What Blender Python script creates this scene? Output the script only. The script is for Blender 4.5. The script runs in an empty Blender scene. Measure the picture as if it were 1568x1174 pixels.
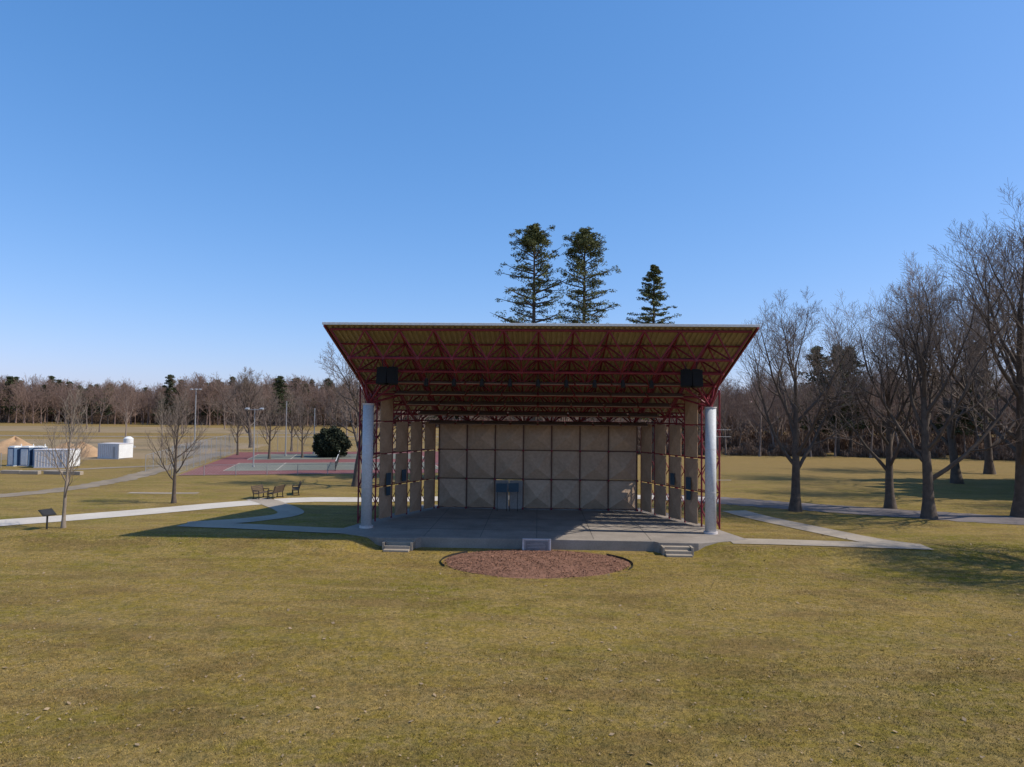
import bpy, math, random
import numpy as np
from mathutils import Vector, Quaternion, Matrix
R = random.Random(7)
scene = bpy.context.scene
COL = scene.collection

# ---------------------------------------------------------------- materials
def new_mat(name):
    m = bpy.data.materials.new(name); m.use_nodes = True
    nt = m.node_tree; b = nt.nodes["Principled BSDF"]
    return m, nt, b
def nz(nt, src, scale, detail=4, rough=0.6):
    n = nt.nodes.new("ShaderNodeTexNoise"); n.inputs["Scale"].default_value = scale
    n.inputs["Detail"].default_value = detail; n.inputs["Roughness"].default_value = rough
    nt.links.new(src, n.inputs["Vector"]); return n.outputs["Fac"]
def ramp(nt, src, lo, hi):
    n = nt.nodes.new("ShaderNodeMapRange"); n.inputs[1].default_value = lo; n.inputs[2].default_value = hi
    nt.links.new(src, n.inputs[0]); return n.outputs[0]
def mul(nt, src, k):
    n = nt.nodes.new("ShaderNodeMath"); n.operation='MULTIPLY'; n.inputs[1].default_value=k; nt.links.new(src, n.inputs[0]); return n.outputs[0]
def mix(nt, fac, a, b, mode='MIX'):
    n = nt.nodes.new("ShaderNodeMix"); n.data_type = 'RGBA'; n.blend_type = mode
    if isinstance(fac, (int, float)): n.inputs[0].default_value = fac
    else: nt.links.new(fac, n.inputs[0])
    for s, i in ((a, 6), (b, 7)):
        if isinstance(s, tuple): n.inputs[i].default_value = (*s, 1)
        else: nt.links.new(s, n.inputs[i])
    return n.outputs[2]
def mat(name, c, rough=0.8, var=0.25, scale=3.0, bump=0.0, metal=0.0, c2=None, fine=None, wpos=False):
    m, nt, b = new_mat(name)
    if wpos:
        tc = nt.nodes.new("ShaderNodeNewGeometry").outputs["Position"]
    else:
        tc = nt.nodes.new("ShaderNodeTexCoord").outputs["Object"]
    f = ramp(nt, nz(nt, tc, scale, 5), 0.3, 0.7)
    if c2 is None: c2 = tuple(x * (1 - var) for x in c)
    col = mix(nt, f, c, c2)
    f2 = ramp(nt, nz(nt, tc, fine or scale * 9, 3), 0.3, 0.7)
    col = mix(nt, f2, col, mix(nt, 1.0, col, (0.8, 0.79, 0.77), 'MULTIPLY'))
    nt.links.new(col, b.inputs["Base Color"])
    b.inputs["Roughness"].default_value = rough; b.inputs["Metallic"].default_value = metal
    b.inputs["Specular IOR Level"].default_value = 0.3
    if bump:
        bp = nt.nodes.new("ShaderNodeBump"); bp.inputs["Strength"].default_value = bump
        bp.inputs["Distance"].default_value = 0.02
        nt.links.new(nz(nt, tc, fine or scale * 9, 4), bp.inputs["Height"]); nt.links.new(bp.outputs[0], b.inputs["Normal"])
    return m

def grass_mat(name, gain=1.0, blades=False):
    m, nt, b = new_mat(name)
    pos = nt.nodes.new("ShaderNodeNewGeometry").outputs["Position"]
    mp = nt.nodes.new("ShaderNodeMapping"); mp.inputs["Scale"].default_value = (0.35, 1.0, 1.0)
    nt.links.new(pos, mp.inputs["Vector"]); st = mp.outputs[0]
    A = ramp(nt, nz(nt, st, 0.20, 6, 0.62), 0.38, 0.56)
    B = ramp(nt, nz(nt, st, 0.75, 7, 0.72), 0.45, 0.58)
    E = ramp(nt, nz(nt, pos, 2.6, 6, 0.75), 0.46, 0.60)
    H = ramp(nt, nz(nt, st, 0.5, 7, 0.75), 0.49, 0.60)
    K = ramp(nt, nz(nt, pos, 1.3, 7, 0.8), 0.51, 0.62)
    C = ramp(nt, nz(nt, pos, 7, 6, 0.8), 0.38, 0.62)
    D = ramp(nt, nz(nt, pos, 45, 3, 0.7), 0.35, 0.65)
    g = gain
    sep = nt.nodes.new("ShaderNodeSeparateXYZ"); nt.links.new(pos, sep.inputs[0])
    near = ramp(nt, sep.outputs[1], 37, 22)
    green = mix(nt, near, (0.185*g, 0.160*g, 0.016*g), (0.235*g, 0.182*g, 0.035*g))
    col = mix(nt, A, green, (0.300*g, 0.212*g, 0.050*g))
    col = mix(nt, mul(nt, B, 0.75), col, (0.345*g, 0.235*g, 0.085*g))
    col = mix(nt, mul(nt, E, 0.65), col, (0.350*g, 0.250*g, 0.125*g))
    col = mix(nt, mul(nt, H, 0.65), col, (0.215*g, 0.138*g, 0.055*g))
    col = mix(nt, mul(nt, K, 0.40), col, (0.130*g, 0.112*g, 0.022*g))
    far = ramp(nt, sep.outputs[1], 46, 88)
    col = mix(nt, mul(nt, far, 0.72), col, (0.265*g, 0.175*g, 0.072*g))
    col = mix(nt, C, mix(nt, 1.0, col, (1.15, 1.14, 1.12), 'MULTIPLY'), mix(nt, 1.0, col, (0.55, 0.57, 0.52), 'MULTIPLY'))
    col = mix(nt, D, mix(nt, 1.0, col, (1.42, 1.38, 1.28), 'MULTIPLY'), mix(nt, 1.0, col, (0.55, 0.55, 0.52), 'MULTIPLY'))
    nt.links.new(col, b.inputs["Base Color"]); b.inputs["Roughness"].default_value = 0.9
    b.inputs["Specular IOR Level"].default_value = 0.10
    if not blades:
        bp = nt.nodes.new("ShaderNodeBump"); bp.inputs["Strength"].default_value = 0.9; bp.inputs["Distance"].default_value = 0.08
        nt.links.new(nz(nt, pos, 14, 5, 0.8), bp.inputs["Height"]); nt.links.new(bp.outputs[0], b.inputs["Normal"])
    return m

M = dict(
 grass=grass_mat("lawn_ground"), blade=grass_mat("grass_blades", 1.15, True),
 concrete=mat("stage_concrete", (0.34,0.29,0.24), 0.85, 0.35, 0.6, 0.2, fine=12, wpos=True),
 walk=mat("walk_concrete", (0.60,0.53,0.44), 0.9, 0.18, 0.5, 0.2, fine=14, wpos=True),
 pathc=mat("path_concrete", (0.40,0.33,0.25), 0.9, 0.25, 0.5, 0.2, fine=14, wpos=True),
 asphalt=mat("old_asphalt", (0.20,0.165,0.15), 0.9, 0.4, 0.5, 0.2, fine=14, wpos=True),
 white=mat("white_paint", (0.78,0.78,0.76), 0.6, 0.08, 1),
 colm=mat("column_paint", (0.60,0.61,0.62), 0.55, 0.12, 1.2, 0.05),
 red=mat("red_painted_steel", (0.24,0.028,0.045), 0.55, 0.35, 2),
 deck=mat("roof_deck_metal", (0.40,0.335,0.21), 0.6, 0.2, 0.4),
 fascia=mat("fascia_metal", (0.66,0.60,0.57), 0.5, 0.1, 1),
 membrane=mat("roof_membrane", (0.55,0.55,0.53), 0.8, 0.2, 0.5),
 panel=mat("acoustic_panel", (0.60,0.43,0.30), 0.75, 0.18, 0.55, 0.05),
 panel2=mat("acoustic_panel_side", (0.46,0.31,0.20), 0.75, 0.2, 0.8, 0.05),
 refl=mat("ceiling_reflector_wood", (0.27,0.17,0.11), 0.8, 0.2, 0.8, 0.05),
 frame=mat("panel_frame_wood", (0.14,0.085,0.06), 0.8, 0.2, 2),
 door=mat("door_paint", (0.32,0.28,0.25), 0.6, 0.1, 1),
 black=mat("speaker_black", (0.010,0.010,0.011), 0.8, 0.2, 4),
 blue=mat("blue_board", (0.05,0.09,0.12), 0.6, 0.2, 1.5),
 bark=mat("bark", (0.145,0.110,0.085), 0.95, 0.45, 2.5, 0.5, fine=14),
 twig=mat("twigs", (0.29,0.22,0.175), 0.9, 0.3, 1.0),
 twig_far=mat("far_twigs", (0.29,0.195,0.155), 0.95, 0.35, 0.3),
 bark_y=mat("young_bark", (0.30,0.24,0.185), 0.9, 0.3, 2.5),
 needle=mat("pine_needles", (0.15,0.150,0.040), 0.8, 0.45, 0.9, c2=(0.08,0.09,0.03)),
 needle_d=mat("spruce_needles", (0.065,0.078,0.03), 0.8, 0.4, 0.7),
 yew=mat("yew_leaves", (0.03,0.04,0.018), 0.8, 0.4, 1.5),
 brush=mat("dry_brush", (0.27,0.18,0.125), 0.95, 0.4, 0.6),
 mulch=mat("mulch", (0.27,0.135,0.085), 0.95, 0.35, 2.0, 0.6, fine=26),
 chips=mat("mulch_chips", (0.34,0.17,0.105), 0.95, 0.6, 3.0),
 leaf=mat("dead_leaf", (0.38,0.27,0.16), 0.9, 0.4, 2),
 dark=mat("dark_metal", (0.03,0.028,0.026), 0.55, 0.2, 3),
 wood=mat("weathered_wood", (0.11,0.075,0.05), 0.85, 0.3, 4),
 galv=mat("galvanised_steel", (0.42,0.42,0.42), 0.45, 0.15, 3, metal=0.4),
 dirt=mat("bare_dirt", (0.31,0.215,0.12), 0.95, 0.4, 0.09, 0.4, fine=1.2, wpos=True, c2=(0.20,0.145,0.06)),
 gravel=mat("gravel", (0.30,0.235,0.16), 0.95, 0.4, 0.4, 0.5, fine=5, wpos=True),
 sand=mat("sand_pile", (0.46,0.29,0.16), 0.95, 0.25, 0.7, 0.5, fine=6),
 courtred=mat("court_red", (0.21,0.075,0.065), 0.85, 0.2, 0.2, wpos=True),
 courtgreen=mat("court_green", (0.17,0.17,0.13), 0.85, 0.2, 0.2, wpos=True),
 net=mat("net_cord", (0.03,0.03,0.03), 0.8, 0.2, 2),
 toilet=mat("portable_toilet_blue", (0.12,0.19,0.30), 0.5, 0.15, 2),
 plaque=mat("plaque_metal", (0.22,0.23,0.24), 0.4, 0.2, 3, metal=0.3),
)

# ---------------------------------------------------------------- mesh helpers
class MB:
    def __init__(s): s.v=[]; s.f=[]; s.mi=[]
    def quad(s, pts, mi=0):
        b=len(s.v); s.v += [tuple(p) for p in pts]; s.f.append(tuple(range(b,b+len(pts)))); s.mi.append(mi)
    def tube(s, p, q, r, n=6, r2=None, mi=0, caps=True):
        p=Vector(p); q=Vector(q); d=(q-p)
        if d.length<1e-6: return
        d.normalize(); a=d.orthogonal().normalized(); c=d.cross(a); r2=r if r2 is None else r2; b=len(s.v)
        for (o,rr) in ((p,r),(q,r2)):
            for i in range(n):
                t=2*math.pi*i/n; s.v.append(tuple(o+a*(math.cos(t)*rr)+c*(math.sin(t)*rr)))
        for i in range(n):
            j=(i+1)%n; s.f.append((b+i,b+j,b+n+j,b+n+i)); s.mi.append(mi)
        if caps and n>3:
            s.f.append(tuple(b+n-1-i for i in range(n))); s.mi.append(mi)
            s.f.append(tuple(b+n+i for i in range(n))); s.mi.append(mi)
    def box(s, c, size, rz=0.0, rx=0.0, ry=0.0, mi=0):
        m = Matrix.Rotation(rz,3,'Z')@Matrix.Rotation(ry,3,'Y')@Matrix.Rotation(rx,3,'X'); b=len(s.v); c=Vector(c)
        for x in (-.5,.5):
            for y in (-.5,.5):
                for z in (-.5,.5): s.v.append(tuple(c+m@Vector((x*size[0],y*size[1],z*size[2]))))
        for f in ((0,1,3,2),(4,6,7,5),(0,4,5,1),(2,3,7,6),(0,2,6,4),(1,5,7,3)):
            s.f.append(tuple(b+i for i in f)); s.mi.append(mi)
    def prism(s, poly, z0, z1, mi=0):
        b=len(s.v); n=len(poly)
        for (x,y) in poly: s.v.append((x,y,z0))
        for (x,y) in poly: s.v.append((x,y,z1))
        for i in range(n):
            j=(i+1)%n; s.f.append((b+i,b+j,b+n+j,b+n+i)); s.mi.append(mi)
        s.f.append(tuple(b+n+i for i in range(n))); s.mi.append(mi)
        s.f.append(tuple(b+n-1-i for i in range(n))); s.mi.append(mi)
    def mesh(s, name, mats, smooth=False):
        me=bpy.data.meshes.new(name); me.from_pydata(s.v,[],s.f)
        for m in mats: me.materials.append(m)
        me.polygons.foreach_set("material_index", s.mi)
        if smooth: me.polygons.foreach_set("use_smooth",[True]*len(s.f))
        me.update(); return me
    def obj(s, name, mats, parent=None, smooth=False, bevel=0, loc=None):
        if not isinstance(mats,(list,tuple)): mats=[mats]
        o=bpy.data.objects.new(name, s.mesh(name,mats,smooth)); COL.objects.link(o)
        if parent: o.parent=parent
        if loc: o.location=loc
        if bevel:
            md=o.modifiers.new("bevel",'BEVEL'); md.width=bevel; md.segments=2; md.limit_method='ANGLE'
        return o
def empty(name, loc=(0,0,0)):
    e=bpy.data.objects.new(name,None); e.location=loc; COL.objects.link(e); e.empty_display_size=0.5; return e
def inst(name, me, loc, rz=0, s=1, parent=None, sz=None):
    o=bpy.data.objects.new(name,me); o.location=loc; o.rotation_euler=(0,0,rz); o.scale=(s,s,sz or s); COL.objects.link(o)
    if parent: o.parent=parent
    return o
def np_mesh(name, verts, tris_n, mats, k=3):
    me=bpy.data.meshes.new(name); n=len(verts)
    me.vertices.add(n); me.vertices.foreach_set("co", verts.astype(np.float32).ravel())
    me.loops.add(n); me.loops.foreach_set("vertex_index", np.arange(n,dtype=np.int32))
    me.polygons.add(tris_n); me.polygons.foreach_set("loop_start", np.arange(0,n,k,dtype=np.int32))
    for m in mats: me.materials.append(m)
    me.update(calc_edges=True); me.validate(); return me

# ---------------------------------------------------------------- terrain
def sm(t): t=np.clip(t,0,1); return t*t*(3-2*t)
def tz(x,y):
    x=np.asarray(x,float); y=np.asarray(y,float)
    s=36.3+3.2*(1-sm((np.abs(x)-7.5)/3.0))
    z=-0.5*sm((s-y)/2.2)
    w=sm((34-y)/4)
    z=z+w*0.05*(np.sin(x*0.31+y*0.17)+np.sin(x*0.13-y*0.41+1))
    return z
def axis(a,b,st,far):
    c=list(np.arange(a,b+1e-6,st)); d=st; v=b; up=[]
    while v<far: d*=1.25; v+=d; up.append(v)
    d=st; v=a; dn=[]
    while v>-far: d*=1.25; v-=d; dn.append(v)
    return np.array(dn[::-1]+c+up)
xs=axis(-45,45,0.75,3500); ys=axis(0,60,0.75,3500)
X,Y=np.meshgrid(xs,ys); Z=tz(X,Y)
V=np.stack([X.ravel(),Y.ravel(),Z.ravel()],1); nx=len(xs); ny=len(ys)
I=np.arange(nx*ny).reshape(ny,nx)
F=np.stack([I[:-1,:-1].ravel(),I[:-1,1:].ravel(),I[1:,1:].ravel(),I[1:,:-1].ravel()],1)
me=bpy.data.meshes.new("ground"); me.from_pydata(V.tolist(),[],F.tolist()); me.materials.append(M['grass'])
me.polygons.foreach_set("use_smooth",[True]*len(F)); me.update()
ground=bpy.data.objects.new("ground",me); COL.objects.link(ground)

def catmull(pts,n=8):
    P=[Vector(p) for p in pts]; P=[2*P[0]-P[1]]+P+[2*P[-1]-P[-2]]; out=[]
    for i in range(1,len(P)-2):
        for k in range(n):
            t=k/n; a,b,c,d=P[i-1],P[i],P[i+1],P[i+2]
            out.append(0.5*((2*b)+(c-a)*t+(2*a-5*b+4*c-d)*t*t+(3*b-a-3*c+d)*t**3))
    out.append(P[-2]); return out
def ribbon(name, pts, w, z, m, parent=None, n=8, jit=0.02):
    p=catmull(pts,n); mb=MB(); L=[];Rr=[]
    for i,c in enumerate(p):
        t=(p[min(i+1,len(p)-1)]-p[max(i-1,0)]).normalized(); nrm=Vector((-t.y,t.x))
        L.append(c+nrm*w/2*(1+R.uniform(-jit,jit))); Rr.append(c-nrm*w/2*(1+R.uniform(-jit,jit)))
    for i in range(len(p)-1):
        q=[Rr[i],Rr[i+1],L[i+1],L[i]]
        mb.quad([(a.x,a.y,z+float(tz(a.x,a.y))) for a in q])
    return mb.obj(name,m,parent)
ribbon("walkway_path",[(-60,24),(-42,33.5),(-36,36.6),(-31.4,39.9),(-26.4,44.3),(-21.5,49.3),(-17.6,51.8),(-12,52.6),(-2,55),(8,56.6),(14.5,55.5)],2.7,0.024,M['walk'])
ribbon("asphalt_road",[(9,57.5),(14.5,55.3),(19,52.8),(24,50.4),(33,46.6),(45,42),(70,34)],4.4,0.020,M['asphalt'],None,20,0.10)
ribbon("side_path",[(14,49.5),(14.8,46.7),(16.3,43.2),(18.4,38.9),(20.0,37.2)],1.9,0.028,M['pathc'])
ribbon("side_path",[(10.5,37.9),(13.6,37.8),(17,37.5),(20.6,37.2)],1.6,0.032,M['pathc'])
ribbon("side_path",[(-21.5,52),(-19.3,49.5),(-16.4,45.2),(-17.8,42.2),(-20.8,40.3)],1.7,0.028,M['pathc'])
ribbon("side_path",[(-10.3,38.8),(-13.5,39.2),(-17,39.8),(-21,40.2)],1.6,0.032,M['pathc'])
ribbon("gravel_path",[(-49,106),(-45,88),(-41.7,74),(-39.5,62),(-41,52),(-52,44)],2.4,0.020,M['gravel'],None,20,0.2)
ribbon("gravel_path",[(-110,62),(-75,66),(-56,70),(-44,80)],1.8,0.026,M['gravel'],None,20,0.2)
ribbon("concrete_strip",[(-33,54.3),(-30,54.4),(-27.5,54.8)],0.7,0.022,M['pathc'])
ribbon("distant_road",[(-300,150),(-120,152),(-60,165),(-20,175),(60,170)],5,0.03,M['gravel'])
def blob(name,cx,cy,rx,ry,z,m):
    mb=MB(); pts=[]
    for j in range(60):
        a=j/60*6.28318; k=1+.12*math.sin(3*a+cx)+.07*math.sin(7*a+cy)+.04*math.sin(13*a); pts.append((cx+rx*k*math.cos(a),cy+ry*k*math.sin(a),z))
    mb.quad(pts); mb.obj(name,m)
blob("construction_ground",-90,112,46,30,.014,M['dirt'])
blob("dirt_field",-135,200,75,26,.02,M['dirt'])

# ---------------------------------------------------------------- lawn blades and leaves
rg=np.random.default_rng(3)
def on_lawn(x,y):
    k=((x/4.75)**2+((y-34.0)/3.25)**2)>1.0
    k&=~((np.abs(x)<11.8)&(y>36.6)&(y<50))
    k&=~((np.abs(np.abs(x)-7.4)<1.0)&(y>35.7)&(y<37.5))
    k&=~((y>36.6)&(y<38.9)&(x>0)&(x<21.5))
    k&=~((y>38)&(y<41.5)&(x<-10)&(x>-22))
    return k
N=420000
y=8+31*np.sqrt(rg.random(N))*0.98; y=np.where(rg.random(N)<0.45, 8+14*rg.random(N), y)
x=(rg.random(N)*2-1)*(0.80*y+4)
k=on_lawn(x,y)&(y<38.8); x=x[k]; y=y[k]; n=len(x)
cl=0.5+0.5*np.sin(x*5+np.sin(y*4.1)*2)*np.sin(y*6.3+np.cos(x*3.7)*2)
h=(0.018+0.036*rg.random(n))*(0.5+0.8*cl); a=rg.random(n)*6.283; w=0.006+0.007*rg.random(n)
z=tz(x,y)-0.004; lean=rg.normal(0,0.024,(n,2))
T=np.zeros((n,3,3))
T[:,0,0]=x-np.cos(a)*w; T[:,0,1]=y-np.sin(a)*w; T[:,0,2]=z
T[:,1,0]=x+np.cos(a)*w; T[:,1,1]=y+np.sin(a)*w; T[:,1,2]=z
T[:,2,0]=x+lean[:,0]; T[:,2,1]=y+lean[:,1]; T[:,2,2]=z+h
o=bpy.data.objects.new("lawn_grass",np_mesh("lawn_grass",T.reshape(-1,3),n,[M['blade']])); COL.objects.link(o)
n=5200
y=9+36*rg.random(n); x=(rg.random(n)*2-1)*(0.8*y+4); k=on_lawn(x,y)&((y<38)|(x>12)); x=x[k];y=y[k];n=len(x)
mb=MB()
for i in range(n):
    s=R.uniform(0.015,0.045) if R.random()<0.96 else 0.08; c=Vector((x[i],y[i],float(tz(x[i],y[i]))+0.035)); a=R.random()*6.28
    u=Vector((math.cos(a),math.sin(a),R.uniform(-.5,.5)))*s; v=Vector((-math.sin(a),math.cos(a),R.uniform(-.5,.5)))*s*0.7
    mb.quad([c-u,c-v*.8,c+u,c+v])
mb.obj("fallen_leaves",M['leaf'])

# ---------------------------------------------------------------- mulch bed
mb=MB(); nr=26; ns=96; vv=[]
def bedz(xx,yy,t): return float(tz(xx,yy))+0.02+0.20*(1-t*t)+0.02*math.sin(xx*7+yy*3)*(1-t)+0.015*R.uniform(-1,1)*(1 if t<0.97 else 0)
for i in range(nr+1):
    t=i/nr
    for j in range(ns):
        a=6.28318*j/ns; wob=1+0.025*math.sin(3*a)+0.015*math.sin(7*a+1)
        xx=4.6*t*wob*math.cos(a); yy=34.0+3.1*t*wob*math.sin(a); mb.v.append((xx,yy,bedz(xx,yy,t) if t<1 else float(tz(xx,yy))-0.02))
for i in range(nr):
    for j in range(ns):
        k2=(j+1)%ns; mb.f.append((i*ns+j,(i+1)*ns+j,(i+1)*ns+k2,i*ns+k2)); mb.mi.append(0)
bed=empty("mulch_bed")
mb.obj("mulch_mound",M['mulch'],bed,smooth=True)
mb=MB()
for i in range(12000):
    t=math.sqrt(R.random())*(0.995 if R.random()<.96 else 1.07); a=R.random()*6.28318
    xx=4.6*t*math.cos(a); yy=34+3.1*t*math.sin(a); c=Vector((xx,yy,float(tz(xx,yy))+0.035+0.20*max(0,1-t*t)))
    s=R.uniform(0.015,0.05); u=Vector((R.gauss(0,1),R.gauss(0,1),R.gauss(0,.3))).normalized()*s; v=u.cross(Vector((R.gauss(0,.4),R.gauss(0,.4),1))).normalized()*s*0.45
    mb.quad([c-u-v,c+u-v,c+u+v,c-u+v])
mb.obj("mulch_chips",M['chips'],bed)
mb=MB()
for sg in (-1,1):
    prev=None
    for i in range(12):
        a=math.radians((-22 if sg>0 else 22-62)+i*5.6) + (0 if sg>0 else math.pi)
        xx=4.72*math.cos(a); yy=34+3.2*math.sin(a)
        if prev: 
            p,q=prev,(xx,yy); z0=float(tz(*p))-.05; z1=float(tz(*q))-.05
            mb.quad([(p[0],p[1],z0),(q[0],q[1],z1),(q[0],q[1],z1+.15),(p[0],p[1],z0+.15)])
        prev=(xx,yy)
mb.obj("steel_edging",M['dark'],bed)

# ---------------------------------------------------------------- dedication plaque
pl=empty("dedication_plaque",(0.0,36.6,-0.5))
mb=MB(); mb.box((0,0.02,0.33),(1.35,0.16,0.62)); mb.obj("backing_slab",M['galv'],pl,bevel=0.015)
mb=MB(); mb.box((0,-0.075,0.36),(1.18,0.03,0.44)); mb.obj("plaque_face",M['plaque'],pl,bevel=0.006)
mb=MB()
for i in range(4): mb.box((R.uniform(-.05,.05),-0.094,0.48-i*0.08),(R.uniform(.6,.95),0.006,0.02))
mb.obj("raised_lettering",M['galv'],pl)
mb=MB()
for sx in (-1,1): mb.box((sx*0.715,0.0,0.34),(0.08,0.2,0.68))
mb.box((0,0.0,0.665),(1.51,0.2,0.05)); mb.obj("frame",M['fascia'],pl,bevel=0.01)

# ================================================================= BANDSHELL
bs=empty("bandshell_stage")
slab=[(-11.6,38.5),(-8.6,36.95),(-6.5,36.95),(-6.3,37.25),(6.3,37.25),(6.5,36.95),(8.6,36.95),(11.6,38.3),(10.9,41),(8.4,50),(-8.4,50),(-10.9,41)]
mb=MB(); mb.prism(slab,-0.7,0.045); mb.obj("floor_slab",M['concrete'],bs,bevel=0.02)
mb=MB()
for sx in (-1,1):
    for i in range(3):
        top=0.045-0.15*(i+1); d=0.34
        mb.box((sx*7.4,36.95-d*(i+0.5)-0.003*i,(top-0.7)/2),(1.35,d,top+0.7))
    mb.box((sx*7.4-0.75,36.62,-0.36),(0.12,0.64,0.56)); mb.box((sx*7.4+0.75,36.62,-0.36),(0.12,0.64,0.56))
mb.obj("stage_steps",M['pathc'],bs,bevel=0.015)
mb=MB()
for xx in (-6.2,-3.1,0,3.1,6.2): mb.box((xx,43.2,0.047),(0.025,11.2,0.004))
for yy in (40.0,44.0): mb.box((0,yy,0.049),(17,0.025,0.004))
mb.obj("slab_joints",M['dark'],bs)

def zr(y): return 11.5-0.35*(y-36)
mb=MB(); W=11.4; y0,y1=35.95,48.9; pitch=0.30; nx_=int(2*W/pitch); prof=[]
for i in range(nx_):
    b=-W+i*pitch
    prof += [(b,0.0),(b+0.10,0.0),(b+0.14,-0.075),(b+0.26,-0.075)]
prof.append((-W+nx_*pitch,0.0))
for (a,b) in zip(prof[:-1],prof[1:]):
    mb.quad([(a[0],y0,zr(y0)+a[1]),(b[0],y0,zr(y0)+b[1]),(b[0],y1,zr(y1)+b[1]),(a[0],y1,zr(y1)+a[1])])
mb.obj("roof_deck",M['deck'],bs)
mb=MB(); mb.quad([(-W,y0,zr(y0)+.06),(W,y0,zr(y0)+.06),(W,y1,zr(y1)+.06),(-W,y1,zr(y1)+.06)]); mb.obj("roof_membrane",M['membrane'],bs)
sl=math.atan(0.35); Ls=(y1-y0)/math.cos(sl)
mb=MB(); mb.box((0,y0-0.05,zr(y0)+0.02),(2*W+0.3,0.06,0.14)); mb.box((0,y1+0.05,zr(y1)+0.0),(2*W+0.3,0.08,0.2))
mb.obj("roof_fascia",M['white'],bs,bevel=0.01)
mb=MB()
for sx in (-1,1): mb.box((sx*(W+0.06),(y0+y1)/2,zr((y0+y1)/2)-0.03),(0.1,Ls-0.05,0.20),rx=-sl)
mb.obj("roof_edge_beams",M['red'],bs)
mb=MB(); nX,nY=12,7
tx=[-11.2+i*22.4/nX for i in range(nX+1)]; ty=[36.2+j*12.4/nY for j in range(nY+1)]
top=lambda i,j: Vector((tx[i],ty[j],zr(ty[j])-0.17))
def bot(i,j):
    ym=(ty[j]+ty[j+1])/2; return Vector(((tx[i]+tx[i+1])/2, ym-0.41, zr(ym)-0.17-1.18))
for i in range(nX+1):
    for j in range(nY+1):
        if i<nX: mb.tube(top(i,j),top(i+1,j),0.055 if j else 0.065)
        if j<nY: mb.tube(top(i,j),top(i,j+1),0.05)
for i in range(nX):
    for j in range(nY):
        b=bot(i,j)
        if i<nX-1: mb.tube(b,bot(i+1,j),0.075)
        if j<nY-1: mb.tube(b,bot(i,j+1),0.05)
        for (a,c) in ((0,0),(1,0),(0,1),(1,1)): mb.tube(b,top(i+a,j+c),0.05)
        mb.tube(b+Vector((0,0,-.08)),b+Vector((0,0,.08)),0.11,8)
mb.obj("space_frame_roof_truss",M['red'],bs)
for sx in (-1,1):
    mb=MB(); mb.tube((sx*10,40,0.02),(sx*10,40,7.25),0.315,40); 
    c=mb.obj("column",M['colm'],bs); 
    for p in c.data.polygons: p.use_smooth=len(p.vertices)==4
    mb=MB(); mb.tube((sx*10,40,0.04),(sx*10,40,0.16),0.40,32); mb.tube((sx*10,40,7.25),(sx*10,40,7.32),0.345,32)
    for zz in (2.4,4.85): mb.tube((sx*10,40,zz),(sx*10,40,zz+0.02),0.322,32)
    mb.obj("column_base_and_cap",M['fascia'],bs)
    mb=MB(); t=Vector((sx*10,40,7.3))
    ii=[0,1] if sx<0 else [nX-1,nX-2]
    for i in ii:
        for j in (1,2,3): mb.tube(t,bot(i,j),0.06)
    mb.tube(t,t+Vector((0,0,0.5)),0.12,10)
    mb.obj("column_struts",M['red'],bs)
def pyr(mb,a,u,v,nrm,dep,ax=0.5,ay=0.5):
    a=Vector(a);u=Vector(u);v=Vector(v);nrm=Vector(nrm)
    c=[a,a+u,a+u+v,a+v]; ap=a+u*ax+v*ay+nrm*dep; bk=[p-nrm*0.06 for p in c]
    for i in range(4): mb.quad([c[i],c[(i+1)%4],ap])
    for i in range(4): mb.quad([c[(i+1)%4],c[i],bk[i],bk[(i+1)%4]])
    mb.quad(bk[::-1])
mb=MB(); bw=7.0; g=0.045
for i in range(7):
    for r in range(3):
        if i==2 and r==0: continue
        pyr(mb,(-bw+2*i+g,48.5,0.12+2.03*r+g),(2-2*g,0,0),(0,0,2.03-2*g),(0,-1,0),0.62,0.5,0.40)
mb.obj("back_wall_acoustic_panels",M['panel'],bs)
mb=MB(); mb.box((-2.47,48.42,1.07),(0.95,0.06,2.0)); mb.box((-1.5,48.42,1.07),(0.95,0.06,2.0)); mb.obj("stage_doors",M['door'],bs,bevel=0.01)
mb=MB(); mb.box((-2.45,47.3,1.65),(0.75,0.05,0.6)); mb.box((-1.62,47.3,1.68),(0.7,0.05,0.6),rz=0.2); mb.obj("blue_notice_boards",M['blue'],bs)
mb=MB()
for xx in (-2.75,-2.1,-1.9,-1.35): mb.tube((xx,47.33,0.05),(xx,47.33,1.4),0.02,6)
mb.obj("notice_board_legs",M['dark'],bs)
mb=MB()
for r in range(4): mb.box((0,48.47,0.12+2.03*r),(14.1,0.07,0.07))
for i in range(8): mb.box((-bw+2*i,48.46,3.12),(0.07,0.07,6.1))
mb.obj("panel_frame",M['frame'],bs)
mb=MB()
for i in range(8):
    xx=-bw+2*i
    mb.tube((xx,48.75,0.05),(xx,48.75,6.6),0.05); mb.tube((xx,49.35,0.05),(xx,49.35,6.6),0.05)
    for r in range(6): mb.tube((xx,48.75,0.1+1.08*r),(xx,49.35,0.1+1.08*(r+1)),0.03)
    for r in range(4): mb.tube((xx,48.2,0.12+2.03*r),(xx,48.75,0.12+2.03*r),0.075,8)
for r in range(4):
    zz=0.12+2.03*r; mb.tube((-bw,49.35,zz),(bw,49.35,zz),0.04)
for i in range(7):
    xx=-bw+2*i
    mb.tube((xx,48.7,6.2),(xx+1,48.7,6.75),0.035); mb.tube((xx+1,48.7,6.75),(xx+2,48.7,6.2),0.035)
mb.tube((-bw,48.7,6.75),(bw,48.7,6.75),0.04)
mb.obj("back_wall_frame",M['red'],bs)
g=0.05
pa=MB(); fr=MB(); bl=MB()
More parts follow.
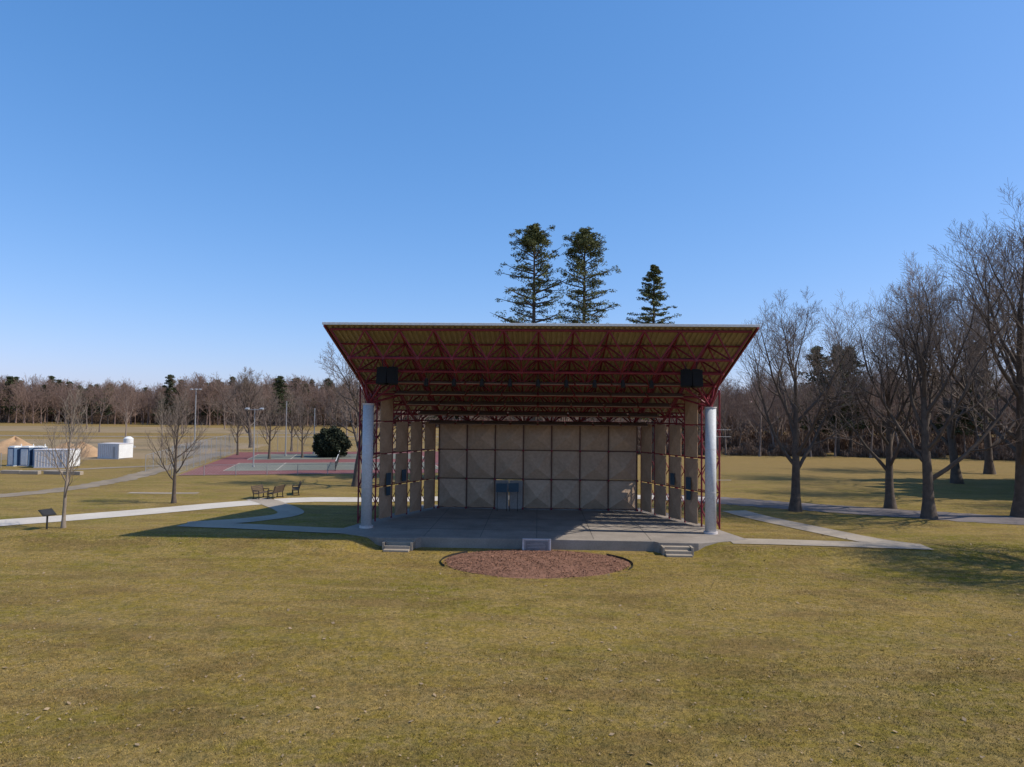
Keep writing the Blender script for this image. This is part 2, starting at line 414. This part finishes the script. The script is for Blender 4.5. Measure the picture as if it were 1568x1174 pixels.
for sx in (-1,1):
    A=Vector((sx*9.85,42.3,0)); B=Vector((sx*7.1,48.3,0)); D=B-A; L=D.length; u=D/L
    nrm=Vector((-sx*u.y, sx*u.x,0)) if sx>0 else Vector((u.y,-u.x,0))
    if nrm.x*sx>0: nrm=-nrm
    for k in range(4):
        s=A+D*(0.25*k+0.02); wd=L*0.185
        for r in range(4 if k==0 else 3):
            aa=s+Vector((0,0,0.12+2.03*r+g)); uu=u*wd; 
            if sx<0: pyr(pa,aa,uu,Vector((0,0,1.93)),nrm,0.16)
            else: pyr(pa,aa+uu,-uu,Vector((0,0,1.93)),nrm,0.16)
        if k<3:
            c=s+u*(wd*0.5)+nrm*0.2+Vector((0,0,2.6 if k!=1 else 2.7)); ang=math.atan2(u.y,u.x)
            if k<2:
                bl.box(c,(0.45,0.03,0.75),rz=ang)
                if k==0: bl.box(c-Vector((0,0,0.75)),(0.4,0.03,0.55),rz=ang)
    posts=[A-u*1.1]+[A+D*(0.25*k-0.02) for k in range(5)]
    for k,p in enumerate(posts):
        zt=zr(p.y)-1.3; o2=-nrm*0.55; p1=p-nrm*0.12; p2=p1+o2
        fr.tube(p1+Vector((0,0,.04)),p1+Vector((0,0,zt)),0.055); fr.tube(p2+Vector((0,0,.04)),p2+Vector((0,0,zt)),0.055)
        nn=int(zt/0.95); 
        for r in range(nn):
            za=0.1+r*zt/nn; zb=0.1+(r+1)*zt/nn*0.985
            q1,q2=(p1,p2) if r%2 else (p2,p1)
            fr.tube(q1+Vector((0,0,za)),q2+Vector((0,0,zb)),0.03)
        if k:
            pp=posts[k-1]-nrm*0.67; pc=p-nrm*0.67
            for r in range(3):
                za,zb=0.15+2.03*r,0.15+2.03*(r+1)
                fr.tube(pp+Vector((0,0,za)),pc+Vector((0,0,zb)),0.03); fr.tube(pc+Vector((0,0,za)),pp+Vector((0,0,zb)),0.03)
                fr.tube(pp+Vector((0,0,zb)),pc+Vector((0,0,zb)),0.035)
                fr.tube(posts[k-1]-nrm*.12+Vector((0,0,zb)),p-nrm*.12+Vector((0,0,zb)),0.045)
    for r in range(4):
        zz=0.6+2.0*r
        fr.tube(posts[0]+Vector((0,0,zz)),(sx*10,40.3,zz+0.7),0.035); 
        if r<3: fr.tube(posts[0]+Vector((0,0,zz+2)),(sx*10,40.3,zz+0.7),0.035)
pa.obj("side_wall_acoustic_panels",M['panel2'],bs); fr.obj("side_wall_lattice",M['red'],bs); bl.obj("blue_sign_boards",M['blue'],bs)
mb=MB()
CR=((39.3,8.4,0.55),(40.9,8.6,1.0),(42.6,8.2,1.1),(44.4,7.8,1.1),(46.2,7.4,1.0))
for (yy,hw,dp) in CR:
    zz=zr(yy)-1.78; n_=8
    for i in range(n_):
        w_=2*hw/n_; mb.box((-hw+w_*(i+.5),yy,zz),(w_-0.12,dp,0.05),rx=0.22)
mb.obj("ceiling_reflectors",M['refl'],bs)
mb=MB()
for (yy,hw,dp) in CR:
    for i in range(9):
        xx=-hw+2*hw*i/8; mb.tube((xx,yy,zr(yy)-1.75),(xx,yy,zr(yy)-1.2),0.015,4)
mb.obj("reflector_hangers",M['dark'],bs)
mb=MB()
for i in range(9):
    xx=-6.4+1.6*i; mb.tube((xx,38.9,8.75),(xx,38.75,8.35),0.10,10,0.14); mb.tube((xx,38.9,8.75),(xx,38.9,9.2),0.02,5)
mb.obj("stage_light_fixtures",M['dark'],bs)
mb=MB()
for zz in (5.6,6.0,3.1): mb.tube((10.3,40,zz),(11.2,40.1,zz),0.012,6)
mb.obj("conduit_stubs",M['galv'],bs)
for sx in (-1,1):
    e=empty("loudspeaker",(sx*8.45,38.0,8.85))
    mb=MB()
    for s in (-1,1):
        c=Vector((s*0.30,0.06,0)); mb.box(c,(0.52,0.5,0.95),rz=s*0.28,rx=-0.12)
    mb.obj("cabinets",M['black'],e,bevel=0.02)
    mb=MB()
    for s in (-1,1):
        mb.box((s*0.225,-0.235,0.03),(0.44,0.02,0.86),rz=s*0.28,rx=-0.12)
    mb.obj("grilles",M['black'],e)
    mb=MB(); mb.tube((-.3,0,.45),(-.3,0,1.1),0.02); mb.tube((.3,0,.45),(.3,0,1.1),0.02); mb.tube((-.7,0,1.1),(.7,0,1.1),0.035); mb.box((0,0,.5),(.9,.1,.06)); mb.obj("hanging_bracket",M['dark'],e)

# ================================================================= TREES
def tree_mesh(name, seed, H, r0, fork=0.18, nl=9, N=(0,6,6,5,3), maxlev=4, ang=(62,24), limb=0.50, rmin=0.008, mats=None, wig=0.16, trop=0.10, twig_from=3, leader=0.86, t00=0.22, lr=(0.42,0.62)):
    rr=random.Random(seed); mb=MB(); V_=mb.v; F_=mb.f; MI=mb.mi
    CS={n:[(math.cos(6.28318*i/n),math.sin(6.28318*i/n)) for i in range(n)] for n in (3,5,7,12)}
    ref=Vector((0.31,0.95,0.1))
    def poly(pts,rad,n,mi):
        b=len(V_)
        for k,p in enumerate(pts):
            d=(pts[min(k+1,len(pts)-1)]-pts[max(k-1,0)]); a=d.cross(ref).normalized(); c=d.cross(a).normalized(); r=rad[k]
            for cs,sn in CS[n]: V_.append((p.x+(a.x*cs+c.x*sn)*r,p.y+(a.y*cs+c.y*sn)*r,p.z+(a.z*cs+c.z*sn)*r))
        for k in range(len(pts)-1):
            for i in range(n):
                j=(i+1)%n; F_.append((b+k*n+i,b+k*n+j,b+(k+1)*n+j,b+(k+1)*n+i)); MI.append(mi)
    def rnd(): return Vector((rr.gauss(0,1),rr.gauss(0,1),rr.gauss(0,1)))
    def branch(p,d,L,r,lev):
        ns=(9,7,5,3,2,2)[lev]; pts=[p.copy()]; ds=[d]; rad=[]
        w=wig*(0.35 if lev==0 else 1.0)
        for i in range(ns):
            d=(d+rnd()*w*0.55+Vector((0,0,trop if lev else 0.05))).normalized(); p=p+d*(L/ns); pts.append(p.copy()); ds.append(d)
        for i in range(ns+1):
            t=i/ns; rad.append(max(rmin,r*(1-0.80*t**0.9)))
        if lev==0: rad[0]*=1.45; rad[1]*=1.03
        poly(pts,rad,(12,7,5,3,3,3)[lev],1 if lev>=twig_from else 0)
        if lev>=maxlev: return
        n=nl if lev==0 else N[lev]; t0=fork/leader if lev==0 else t00; az=rr.random()*6.28
        for k in range(n):
            t=t0+(1-t0)*((k+rr.random()*0.7)/n) if k<n-1 else 1.0
            f=t*ns; i=min(int(f),ns-1); q=pts[i].lerp(pts[i+1],f-i); dd=ds[i+1]; rq=rad[i]+(rad[i+1]-rad[i])*(f-i)
            az+=2.4+rr.uniform(-.4,.4)
            if lev==0:
                tt=(t-t0)/(1-t0); an=math.radians(ang[0]+(ang[1]-ang[0])*tt+rr.uniform(-8,8)); Lc=H*limb*(1-0.60*tt)*rr.uniform(0.85,1.15); rc=min(rq*0.75,r*0.42*(1-0.4*tt))
            else:
                an=math.radians(rr.uniform(28,55)); Lc=L*rr.uniform(*lr)*(1.1-0.5*t); rc=rq*0.62
            o=dd.orthogonal().normalized(); o=Quaternion(dd,az)@o
            cd=(dd*math.cos(an)+o*math.sin(an)).normalized()
            if cd.z<-0.05: cd.z*=0.3; cd.normalize()
            branch(q,cd,Lc,max(rc,rmin),lev+1)
    branch(Vector((0,0,-0.15)),Vector((rr.uniform(-.04,.04),rr.uniform(-.04,.04),1)).normalized(),H*leader,r0,0)
    zmax=max(v[2] for v in V_); s=H/zmax
    mb.v=[(v[0]*s,v[1]*s,v[2]*s) for v in V_]
    return mb.mesh(name,mats or [M['bark'],M['twig']],smooth=True)

kw=dict(N=(0,9,8,7,4),maxlev=4,rmin=0.0075,wig=0.17,trop=0.12,leader=0.70,t00=0.28)
mapA=tree_mesh("maple_a",11,17,0.40,0.17,11,ang=(50,14),limb=0.60,**kw)
mapB=tree_mesh("maple_b",23,18,0.42,0.15,12,ang=(55,14),limb=0.60,**kw)
mapC=tree_mesh("maple_c",37,20,0.44,0.16,12,ang=(44,12),limb=0.60,**kw)
oak=tree_mesh("oak",51,13,0.36,0.16,11,(0,8,7,6,4),4,(60,20),0.62,0.011,wig=0.26,leader=0.66)
for (me_,x_,y_,h_,H0,rz) in ((mapA,18.5,50,16.2,17,0.4),(mapA,26.3,52.2,15.5,17,2.6),(mapB,26.5,47.5,18.2,18,1.1),(mapC,33.5,48.9,22.3,20,0.2),
        (mapB,42,60,22,18,3.0),(mapA,50,52,19,17,4.0),(mapC,43,72,22,20,4.4),(mapB,54,84,22,18,1.4)):
    inst("maple_tree",me_,(x_,y_,0),rz,h_/H0)
inst("maple_tree",mapB,(31.0,34.2,0),1.4,0.85); inst("maple_tree",mapA,(31.5,32.5,0),2.4,0.9)
inst("oak_tree",oak,(-16.3,61.5,0),0.5,1.05)
inst("oak_tree",oak,(-50,118,0),2.5,1.1)
yA=tree_mesh("young_a",61,8.2,0.11,0.22,12,(0,7,6,4),3,(40,14),0.42,0.007,[M['bark_y'],M['bark_y']],leader=0.8,trop=0.15)
yB=tree_mesh("young_b",67,8.3,0.15,0.20,13,(0,8,7,5),3,(46,18),0.40,0.008,[M['bark'],M['twig']],leader=0.8,trop=0.14)
inst("young_tree",yA,(-27.1,38.4,0),0.3,1.0); inst("young_tree",yB,(-26.4,49.0,0),1.2,1.0)
for (x_,y_,s_) in ((-36.5,92,1.15),(-33,95,1.05),(-30.5,102,1.3),(-40,110,1.3),(-58,108,1.1),(-44,99,1.0),(-25,104,1.3),(-66,118,1.2),(-23.5,98,1.2)):
    inst("young_tree",yB if x_>-50 else yA,(x_,y_,0),x_,s_)

def conifer(name, seed, H, r0, base, half, nbr, kind, mats, clump=0.9, tri=0.22, per=34, gap=0.0, droop=0.0, nb_cl=4, flat=0.4):
    rr=random.Random(seed); mb=MB()
    mb.tube((0,0,-0.1),(0,0,H*0.6),r0,8,r0*0.55,0); mb.tube((0,0,H*0.6),(0,0,H*0.95),r0*0.55,6,0.05,0)
    def cl(c,rad,n,fl=None):
        fl=fl or flat
        for _ in range(n):
            d=Vector((rr.gauss(0,1),rr.gauss(0,1),rr.gauss(0,1))).normalized()*rad*rr.random()**0.45; d.z*=fl
            p=c+d; u=Vector((rr.gauss(0,1),rr.gauss(0,1),rr.gauss(.2,.6))).normalized()*tri*rr.uniform(.6,1.3); w=u.cross(Vector((rr.gauss(0,1),rr.gauss(0,1),rr.gauss(0,1)))).normalized()*tri*0.30
            mb.quad([p-u*.5-w,p-u*.5+w,p+u*.7],1)
    az=0
    for k in range(nbr):
        t=(k+rr.random())/nbr; z=H*(base+(0.975-base)*t); az+=2.4+rr.uniform(-.6,.6)
        if rr.random()<gap*(1-t*0.8): continue
        if kind=='round': prof=min(1,0.40+0.60*(1-t)**0.85) if t<0.90 else 0.40*max(0.25,1-((t-0.90)/0.1)**2)
        elif kind=='irr': prof=(1-t)**0.5*rr.uniform(.55,1.1)
        else: prof=(1-t)**0.75+0.04
        L=half*prof*rr.uniform(0.45,1.2)
        up=(0.10 if t<0.6 else 0.10+(t-.6)*1.2)+rr.uniform(-.2,.25)
        if kind=='round' and t>0.9: up=0.3
        d=Vector((math.cos(az),math.sin(az),up-droop)).normalized(); p=Vector((0,0,z)); q=p+d*L*0.55; q2=q+Vector((d.x,d.y,d.z+(0.15 if kind=='round' else -0.05))).normalized()*L*0.45
        rb=max(0.02,0.05*L/2); mb.tube(p,q,rb,4,rb*.7,0,False); mb.tube(q,q2,rb*.7,3,0.015,0,False)
        for c in range(nb_cl):
            s=0.30+0.70*(c+rr.random())/nb_cl
            pt=p.lerp(q,min(1,s/0.55)) if s<0.55 else q.lerp(q2,(s-0.55)/0.45)
            off=Vector((rr.gauss(0,.3),rr.gauss(0,.3),rr.gauss(0,.10)))*L*0.28
            cl(pt+off,clump*(0.5+0.5*prof)*rr.uniform(.6,1.15),per)
    if kind=='round':
        for _ in range(34):
            a=rr.random()*6.28; r_=1.5*rr.random()**.6; cl(Vector((r_*math.cos(a),r_*math.sin(a),H*0.97-0.3-0.55*r_*r_-rr.random()*1.2)),clump*0.85,per*3,0.6)
    return mb.mesh(name,mats)
PN=[M['bark'],M['needle']]; SN=[M['bark'],M['needle_d']]
pinA=conifer("pine_a",5,26.8,0.34,0.30,5.6,165,'round',PN,0.72,0.18,36,0.40,flat=0.55)
pinB=conifer("pine_b",9,26.5,0.34,0.30,4.9,160,'round',PN,0.72,0.18,36,0.34,flat=0.55)
pinC=conifer("pine_c",14,22.6,0.28,0.28,4.6,150,'cone',PN,0.64,0.18,34,0.12)
inst("pine_tree",pinA,(-0.5,70,0),0.5); inst("pine_tree",pinB,(4.7,70.5,0),2.0); inst("pine_tree",pinC,(11.9,70.8,0),1.0)
sprA=conifer("spruce_a",21,13,0.22,0.06,3.0,110,'cone',SN,0.9,0.38,26,0.0,0.15)
pinF=[conifer("far_pine_%d"%i,31+i,17,0.28,0.22,4.2,60,'irr',SN,1.3,0.42,26,0.15,nb_cl=3,flat=0.5) for i in range(3)]
for (x_,y_,s_) in ((51,61,1.7),(54,64,1.6),(53,66.5,1.7),(57,60,1.8),(58,69,1.9),(56,73,1.8),(52,63.5,1.5),(60,64,2.0),(61,74,2.0),(50,59,1.4)):
    inst("spruce_tree",sprA,(x_,y_,0),x_,s_*0.75,None,s_)

def shrub(name,seed,w,d,h,n,tri,m):
    rr=random.Random(seed); mb=MB()
    for _ in range(n):
        v=Vector((rr.gauss(0,1),rr.gauss(0,1),rr.gauss(0,1))).normalized(); v=v*(0.78+0.24*rr.random())*(1+0.09*math.sin(v.x*9+v.z*7)+0.07*math.sin(v.y*11))
        p=Vector((v.x*w/2,v.y*d/2,h*0.48+v.z*h*0.52)); 
        if p.z<0: p.z=rr.random()*0.4
        u=Vector((rr.gauss(0,1),rr.gauss(0,1),rr.gauss(0,1))).normalized()*tri; q=u.cross(Vector((rr.gauss(0,1),rr.gauss(0,1),rr.gauss(0,1)))).normalized()*tri*.6
        mb.quad([p-u-q,p+u-q,p+q*1.2])
    return mb.mesh(name,[m])
ym=shrub("yew",3,5.0,4.5,4.2,9000,0.16,M['yew'])
inst("yew_shrub",ym,(-29.6,97.5,0),0.2)

ff=[M['twig_far'],M['twig_far']]
far=[tree_mesh("far_%d"%i,100+i,16,0.22,0.20,10,(0,7,6,5),3,(46,14),0.50,0.024,ff,0.2,leader=0.72) for i in range(4)]
nearw=[tree_mesh("wood_%d"%i,130+i,15,0.17,0.22,10,(0,7,6,5,3),4,(44,14),0.48,0.011,[M['twig'],M['twig_far']],0.2,leader=0.75) for i in range(3)]
wood=empty("distant_treeline")
for row in range(6):
    xx=-430
    while xx<300:
        xx+=R.uniform(2.4,4.8); yy=262+row*9+R.uniform(-5,5)-0.03*abs(xx+100)
        hh=1.05+0.10*math.sin(xx*0.05+1)+0.07*math.sin(xx*0.17)
        if R.random()<(0.48 if row>3 else 0.12): inst("far_pine_tree",pinF[R.randrange(3)],(xx,yy,0),R.random()*6,R.uniform(0.9,1.3)*hh,wood,R.uniform(0.8,1.1)*hh)
        else: inst("far_bare_tree",far[R.randrange(4)],(xx,yy,0),R.random()*6,R.uniform(0.85,1.15)*hh,wood)
for (x_,y_,s_) in ((-77,125,.85),(-60,150,.9),(-45,160,1.0),(-90,170,1.),(-118,180,1.0),(-30,150,1.),(-52,185,1.1),(-70,200,1.0),(-100,215,1.),(-38,205,1.1),(-22,190,1.1),(-135,200,1),(-34,128,.9),(-24,135,1.)):
    inst("mid_bare_tree",nearw[R.randrange(3)],(x_,y_,0),R.random()*6,s_,wood)
rw=empty("woodland")
for row in range(5):
    xx=10
    while xx<175:
        xx+=R.uniform(3.2,6.0); yy=114+row*8+R.uniform(-3,3)-max(0,xx-60)*0.25
        kx=0.72+0.28*float(sm((xx-15)/40))
        if R.random()<0.07 and row>0: inst("wood_pine",pinF[R.randrange(3)],(xx,yy,0),R.random()*6,R.uniform(0.7,1.0)*kx,rw)
        else: inst("wood_bare_tree",nearw[R.randrange(3)],(xx,yy,0),R.random()*6,R.uniform(0.85,1.15)*kx,rw)
for (x_,y_) in ((50,116),(53,118),(48,119),(70,112)): inst("wood_pine",pinF[int(x_)%3],(x_,y_,0),x_,1.1,rw)
for row in range(3):
    xx=-20
    while xx<22:
        xx+=R.uniform(4,7); inst("wood_bare_tree",nearw[R.randrange(3)],(xx,135+row*12+R.uniform(-3,3),0),R.random()*6,R.uniform(0.7,0.95),rw)
def brush(name,seed,n,L,D,h,tri,m):
    rr=random.Random(seed); mb=MB()
    for _ in range(n):
        x_=rr.uniform(-L/2,L/2); hh=h*(0.55+0.25*math.sin(x_*.9)+.2*math.sin(x_*2.3+1)); p=Vector((x_,rr.uniform(-D/2,D/2),hh*rr.random()**1.3))
        u=Vector((rr.gauss(0,.4),rr.gauss(0,.4),rr.gauss(0,1))).normalized()*tri; q=Vector((rr.gauss(0,1),rr.gauss(0,1),0)).normalized()*tri*.12
        mb.quad([p-u-q,p-u+q,p+u])
    return mb.mesh(name,[m])
bm_=brush("brush_strip",5,9000,20,5,2.8,0.45,M['brush'])
bm2=brush("far_brush_strip",6,11000,38,8,9,0.9,M['brush'])
for i in range(8): 
    xx=20+i*19; inst("undergrowth",bm_,(xx,115-max(0,xx-60)*0.25,0),-0.12 if xx>60 else 0,0.8,rw)
    inst("undergrowth",bm_,(xx+5,128-max(0,xx-60)*0.25,0),0,1.3,rw); inst("undergrowth",bm_,(xx+2,146-max(0,xx-60)*0.25,0),3.14,1.8,rw)
for i in range(21): inst("undergrowth",bm2,(-420+i*35,268-0.03*abs(-320+i*35),0),0,0.6,wood)
for i in range(21): inst("undergrowth",bm2,(-412+i*35,290,0),3.14,1.1,wood); 
for i in range(21): inst("undergrowth",bm2,(-420+i*35,305,0),0,1.5,wood)

# ================================================================= left-hand site
O=Vector((-34.6,69,0)); U=Vector((0.966,0.26,0)); Vv=Vector((-0.26,0.966,0))
def C(u,v,z): p=O+U*u+Vv*v; return (p.x,p.y,z)
tc=empty("tennis_court")
mb=MB(); mb.quad([C(-2,0,.03),C(30,0,.03),C(30,38,.03),C(-2,38,.03)]); mb.obj("court_surround",M['courtred'],tc)
mb=MB()
for vb in (4.5,21.5): mb.quad([C(1.5,vb,.05),C(25.3,vb,.05),C(25.3,vb+10.97,.05),C(1.5,vb+10.97,.05)])
mb.obj("playing_surface",M['courtgreen'],tc)
mb=MB()
def line(u0,v0,u1,v1,w=0.08):
    a=Vector((u0,v0)); b=Vector((u1,v1)); d=(b-a).normalized(); n_=Vector((-d.y,d.x))*w/2
    mb.quad([C(*(a-n_),.07),C(*(b-n_),.07),C(*(b+n_),.07),C(*(a+n_),.07)])
for vb in (4.5,21.5):
    for vv_ in (0,1.37,9.6,10.97): line(1.5,vb+vv_,25.3,vb+vv_)
    for uu_ in (1.5,7.0,19.8,25.3): line(uu_,vb,uu_,vb+10.97)
mb.obj("court_lines",M['walk'],tc)
for vb in (4.5,21.5):
    mb=MB()
    for k in range(45):
        v_=vb-0.9+k*0.29; mb.tube(C(13.4,v_,.1),C(13.4,v_,1.0),0.012,3)
    for k in range(8): mb.tube(C(13.4,vb-.9,.15+k*.12),C(13.4,vb+11.9,.15+k*.12),0.012,3)
    mb.tube(C(13.4,vb-.9,.0),C(13.4,vb-.9,1.1),0.05); mb.tube(C(13.4,vb+11.9,.0),C(13.4,vb+11.9,1.1),0.05)
    mb.obj("net",M['net'],tc)
    mb=MB(); mb.tube(C(13.4,vb-.9,1.04),C(13.4,vb+11.9,1.04),0.035,4); mb.obj("net_tape",M['white'],tc)
def fence(name,pts,h,sp=3.0,wire=0.30):
    mb=MB()
    for a,b in zip(pts[:-1],pts[1:]):
        a=Vector(a);b=Vector(b);L=(b-a).length;n=max(1,int(L/sp))
        for i in range(n+1):
            p=a.lerp(b,i/n); mb.tube((p.x,p.y,0),(p.x,p.y,h),0.035,5)
        mb.tube((a.x,a.y,h),(b.x,b.y,h),0.025,4); mb.tube((a.x,a.y,.1),(b.x,b.y,.1),0.012,3)
        m_=int(L/wire); d=(b-a)/L
        for i in range(m_):
            s=i*wire; e=min(L,s+h); p=a+d*s; q=a+d*e; mb.tube((p.x,p.y,.05),(q.x,q.y,.05+(e-s)),0.004,3,caps=False)
            s2=max(0,s-h); q=a+d*s2; mb.tube((p.x,p.y,.05),(q.x,q.y,.05+(s-s2)),0.004,3,caps=False)
    return mb.obj(name,M['galv'])
c0=C(-2.5,-0.5,0)[:2]; c1=C(-2.5,38,0)[:2]; c2=C(31,38,0)[:2]; c3=C(31,-0.5,0)[:2]
fence("chain_link_fence",[c0,c1,c2],3.0)
fence("chain_link_fence",[c0,c3],1.1)
fence("chain_link_fence",[(-42,72),(-47,88),(-52,106)],1.8)
fence("chain_link_fence",[(-100,72),(-70,73.5),(-60,74.5)],1.6)

def pole(name,x,y,h,heads=2,r=0.09):
    e=empty(name,(x,y,0)); mb=MB(); mb.tube((0,0,0),(0,0,h),r,10,r*.6); mb.tube((0,0,0),(0,0,.3),r*1.8,10)
    if heads: mb.tube((-.9,0,h-.15),(.9,0,h-.15),0.04)
    mb.obj("pole_shaft",M['galv'],e); mb=MB()
    for s in ((-1,1) if heads==2 else (-1,0,1) if heads==3 else ()): mb.box((s*.85,-.1,h-.05),(.42,.5,.18),rx=.25)
    if heads: mb.obj("lamp_heads",M['galv'],e,bevel=.02)
pole("floodlight_pole",-33.2,79,6.9,2,0.08); pole("floodlight_pole",-66.8,131,10.5,3,0.14); pole("floodlight_pole",-36.5,98,8,0,.1)
pole("utility_pole",-34,103,7,0,.12)

def toilet(x,y,rz):
    e=empty("portable_toilet",(x,y,0)); e.rotation_euler=(0,0,rz)
    mb=MB(); mb.box((0,0,1.08),(1.1,1.15,2.05)); mb.obj("cabin",M['toilet'],e,bevel=.04)
    mb=MB(); mb.prism([(-.6,-.62),(.6,-.62),(.6,.62),(-.6,.62)],2.11,2.16); mb.box((0,0,2.22),(.9,.95,.12)); mb.tube((.35,.35,2.2),(.35,.35,2.5),.05); mb.obj("roof",M['white'],e,bevel=.02)
    mb=MB(); mb.box((0,-.59,1.05),(.75,.03,1.8)); mb.box((0,0,.03),(1.2,1.25,.06)); mb.obj("door",M['white'],e)
for i,(x_,y_) in enumerate(((-60.3,77.0),(-59.0,77.2),(-57.7,77.4))): toilet(x_,y_,0.3*i-.3)
def container(name,x,y,w,d,h,rz,m):
    e=empty(name,(x,y,0)); e.rotation_euler=(0,0,rz); mb=MB()
    mb.box((0,0,h/2+.08),(w,d,h)); mb.obj("box",m,e,bevel=.02); mb=MB(); n=int(w/.3)
    for i in range(n): mb.box((-w/2+.15+i*w/n,-d/2-.015,h/2+.08),(.12,.03,h-.25))
    mb.box((0,0,h+.105),(w+.08,d+.08,.05)); mb.box((0,-d/2,.05),(w,.1,.1)); mb.obj("ribs_and_rails",M['fascia'],e)
    mb=MB(); mb.box((w*.25,-d/2-.045,h*.45),(.02,.02,h*.8)); mb.box((w*.30,-d/2-.045,h*.45),(.02,.02,h*.8)); mb.obj("door_bars",M['dark'],e)
container("storage_container",-54.6,76,3.7,2.4,1.9,0.15,M['white'])
container("storage_shed",-56.7,90,3.4,2.4,1.9,-0.2,M['white'])
e=empty("storage_tank",(-69,113,0)); mb=MB(); mb.tube((0,0,.3),(0,0,1.6),.75,20); mb.tube((0,0,1.6),(0,0,1.9),.75,20,.3); mb.obj("tank_body",M['white'],e); mb=MB(); mb.box((0,0,.15),(1.6,1.6,.3)); mb.obj("tank_base",M['galv'],e)
def pile(x,y,w,h,seed):
    rr=random.Random(seed); mb=MB(); nr=14; ns=40; ph=[rr.random()*6 for _ in range(4)]
    for i in range(nr+1):
        t=i/nr
        for j in range(ns):
            a=6.28318*j/ns; k=1+.15*math.sin(2*a+ph[0])+.08*math.sin(5*a+ph[1]); zz=h*(1-t)**.9*(1+.12*math.sin(3*a+ph[2]+t*5))+rr.uniform(-.04,.04)*(t<1)
            mb.v.append((w/2*t*k*math.cos(a),w/2.6*t*k*math.sin(a),max(zz,0) if t<1 else -.05))
    for i in range(nr):
        for j in range(ns):
            q=(j+1)%ns; mb.f.append((i*ns+j,(i+1)*ns+j,(i+1)*ns+q,i*ns+q)); mb.mi.append(0)
    mb.obj("dirt_pile",M['sand'],smooth=True,loc=(x,y,0))
pile(-63.5,93,6.5,1.9,1); pile(-77,98,9,2.2,2); pile(-71,101,6,1.4,3); pile(-90,104,9,2.3,4)
mb=MB()
for i in range(16):
    x_=-80+i*2.2; mb.box((x_,66.5+0.1*i+R.uniform(-.3,.3),.18),(1.9,.5,.36),rz=R.uniform(-.1,.1))
mb.obj("kerb_stones",M['pathc'],bevel=.03)

e=empty("interpretive_sign",(-27.7,37.9,0)); e.rotation_euler=(0,0,1.2)
mb=MB(); mb.tube((0,0,-.1),(0,0,.85),.05,8); mb.box((0,0,.86),(.12,.3,.06),rx=.5); mb.obj("sign_post",M['dark'],e)
mb=MB(); mb.box((0,0,.95),(.75,.55,.05),rx=.6); mb.obj("sign_panel",M['dark'],e,bevel=.01)
mb=MB(); mb.box((0,-.018,.981),(.66,.46,.008),rx=.6); mb.obj("sign_face",M['dark'],e)
def bench(x,y,rz):
    e=empty("park_bench",(x,y,0)); e.rotation_euler=(0,0,rz)
    mb=MB()
    for i in range(4): mb.box((0,-.2+i*.13,.45),(1.7,.11,.04))
    for i in range(4): mb.box((0,.27+i*.035,.56+i*.125),(1.7,.03,.11),rx=-.28)
    mb.obj("slats",M['wood'],e)
    mb=MB()
    for s in (-.75,.75):
        mb.tube((s,-.22,0),(s,-.2,.66),.035); mb.tube((s,.25,0),(s,.22,.45),.035); mb.tube((s,.22,.42),(s,.42,1.02),.035); mb.tube((s,-.22,.43),(s,.24,.43),.03); mb.tube((s,-.22,.66),(s,.3,.66),.035); mb.box((s,.02,.03),(.08,.6,.05))
    mb.obj("frame",M['dark'],e)
bench(-21.3,52.3,1.45); bench(-20.3,52.5,1.45+3.14); bench(-19.6,55.0,-1.2)

# ================================================================= light, sky, camera
el=math.radians(46.0); S=Vector((1.0,-0.04,0)).normalized()
sd=Vector((S.x*math.cos(el),S.y*math.cos(el),math.sin(el)))
su=bpy.data.lights.new("sun",'SUN'); su.energy=5.0; su.angle=math.radians(0.53); su.color=(1.0,0.94,0.84)
so=bpy.data.objects.new("sun",su); so.rotation_euler=sd.to_track_quat('Z','Y').to_euler(); COL.objects.link(so)
w=bpy.data.worlds.new("World"); scene.world=w; w.use_nodes=True; nt=w.node_tree
sky=nt.nodes.new("ShaderNodeTexSky"); sky.sky_type='NISHITA'; sky.sun_disc=False; sky.sun_elevation=el; sky.sun_rotation=math.atan2(S.x,S.y)
sky.air_density=1.0; sky.dust_density=0.6; sky.ozone_density=1.6; sky.altitude=100
bg=nt.nodes["Background"]; bg.inputs[1].default_value=0.12
sp=nt.nodes.new("ShaderNodeSeparateColor"); cb=nt.nodes.new("ShaderNodeCombineColor"); nt.links.new(sky.outputs[0],sp.inputs[0])
for i,(ex,kk) in enumerate(((1.06,0.95),(0.72,0.90),(0.62,1.27))):
    a=nt.nodes.new("ShaderNodeMath"); a.operation='MULTIPLY'; a.inputs[1].default_value=0.11; nt.links.new(sp.outputs[i],a.inputs[0])
    b=nt.nodes.new("ShaderNodeMath"); b.operation='POWER'; b.inputs[1].default_value=ex; nt.links.new(a.outputs[0],b.inputs[0])
    c=nt.nodes.new("ShaderNodeMath"); c.operation='MULTIPLY'; c.inputs[1].default_value=kk/0.12; nt.links.new(b.outputs[0],c.inputs[0])
    nt.links.new(c.outputs[0],cb.inputs[i])
nt.links.new(cb.outputs[0],bg.inputs[0])
cam=bpy.data.cameras.new("camera"); cam.lens=24; cam.sensor_width=36; cam.clip_end=8000; cam.clip_start=0.1
co=bpy.data.objects.new("camera",cam); COL.objects.link(co); co.location=(0,0,7); co.rotation_mode='QUATERNION'
co.rotation_quaternion=Quaternion((0,0,1),math.radians(2.19))@Quaternion((1,0,0),math.radians(92.25))@Quaternion((0,0,1),math.radians(0.6))
scene.camera=co
scene.view_settings.view_transform='Standard'; scene.view_settings.look='None'; scene.view_settings.exposure=0
print("objects",len(bpy.data.objects))
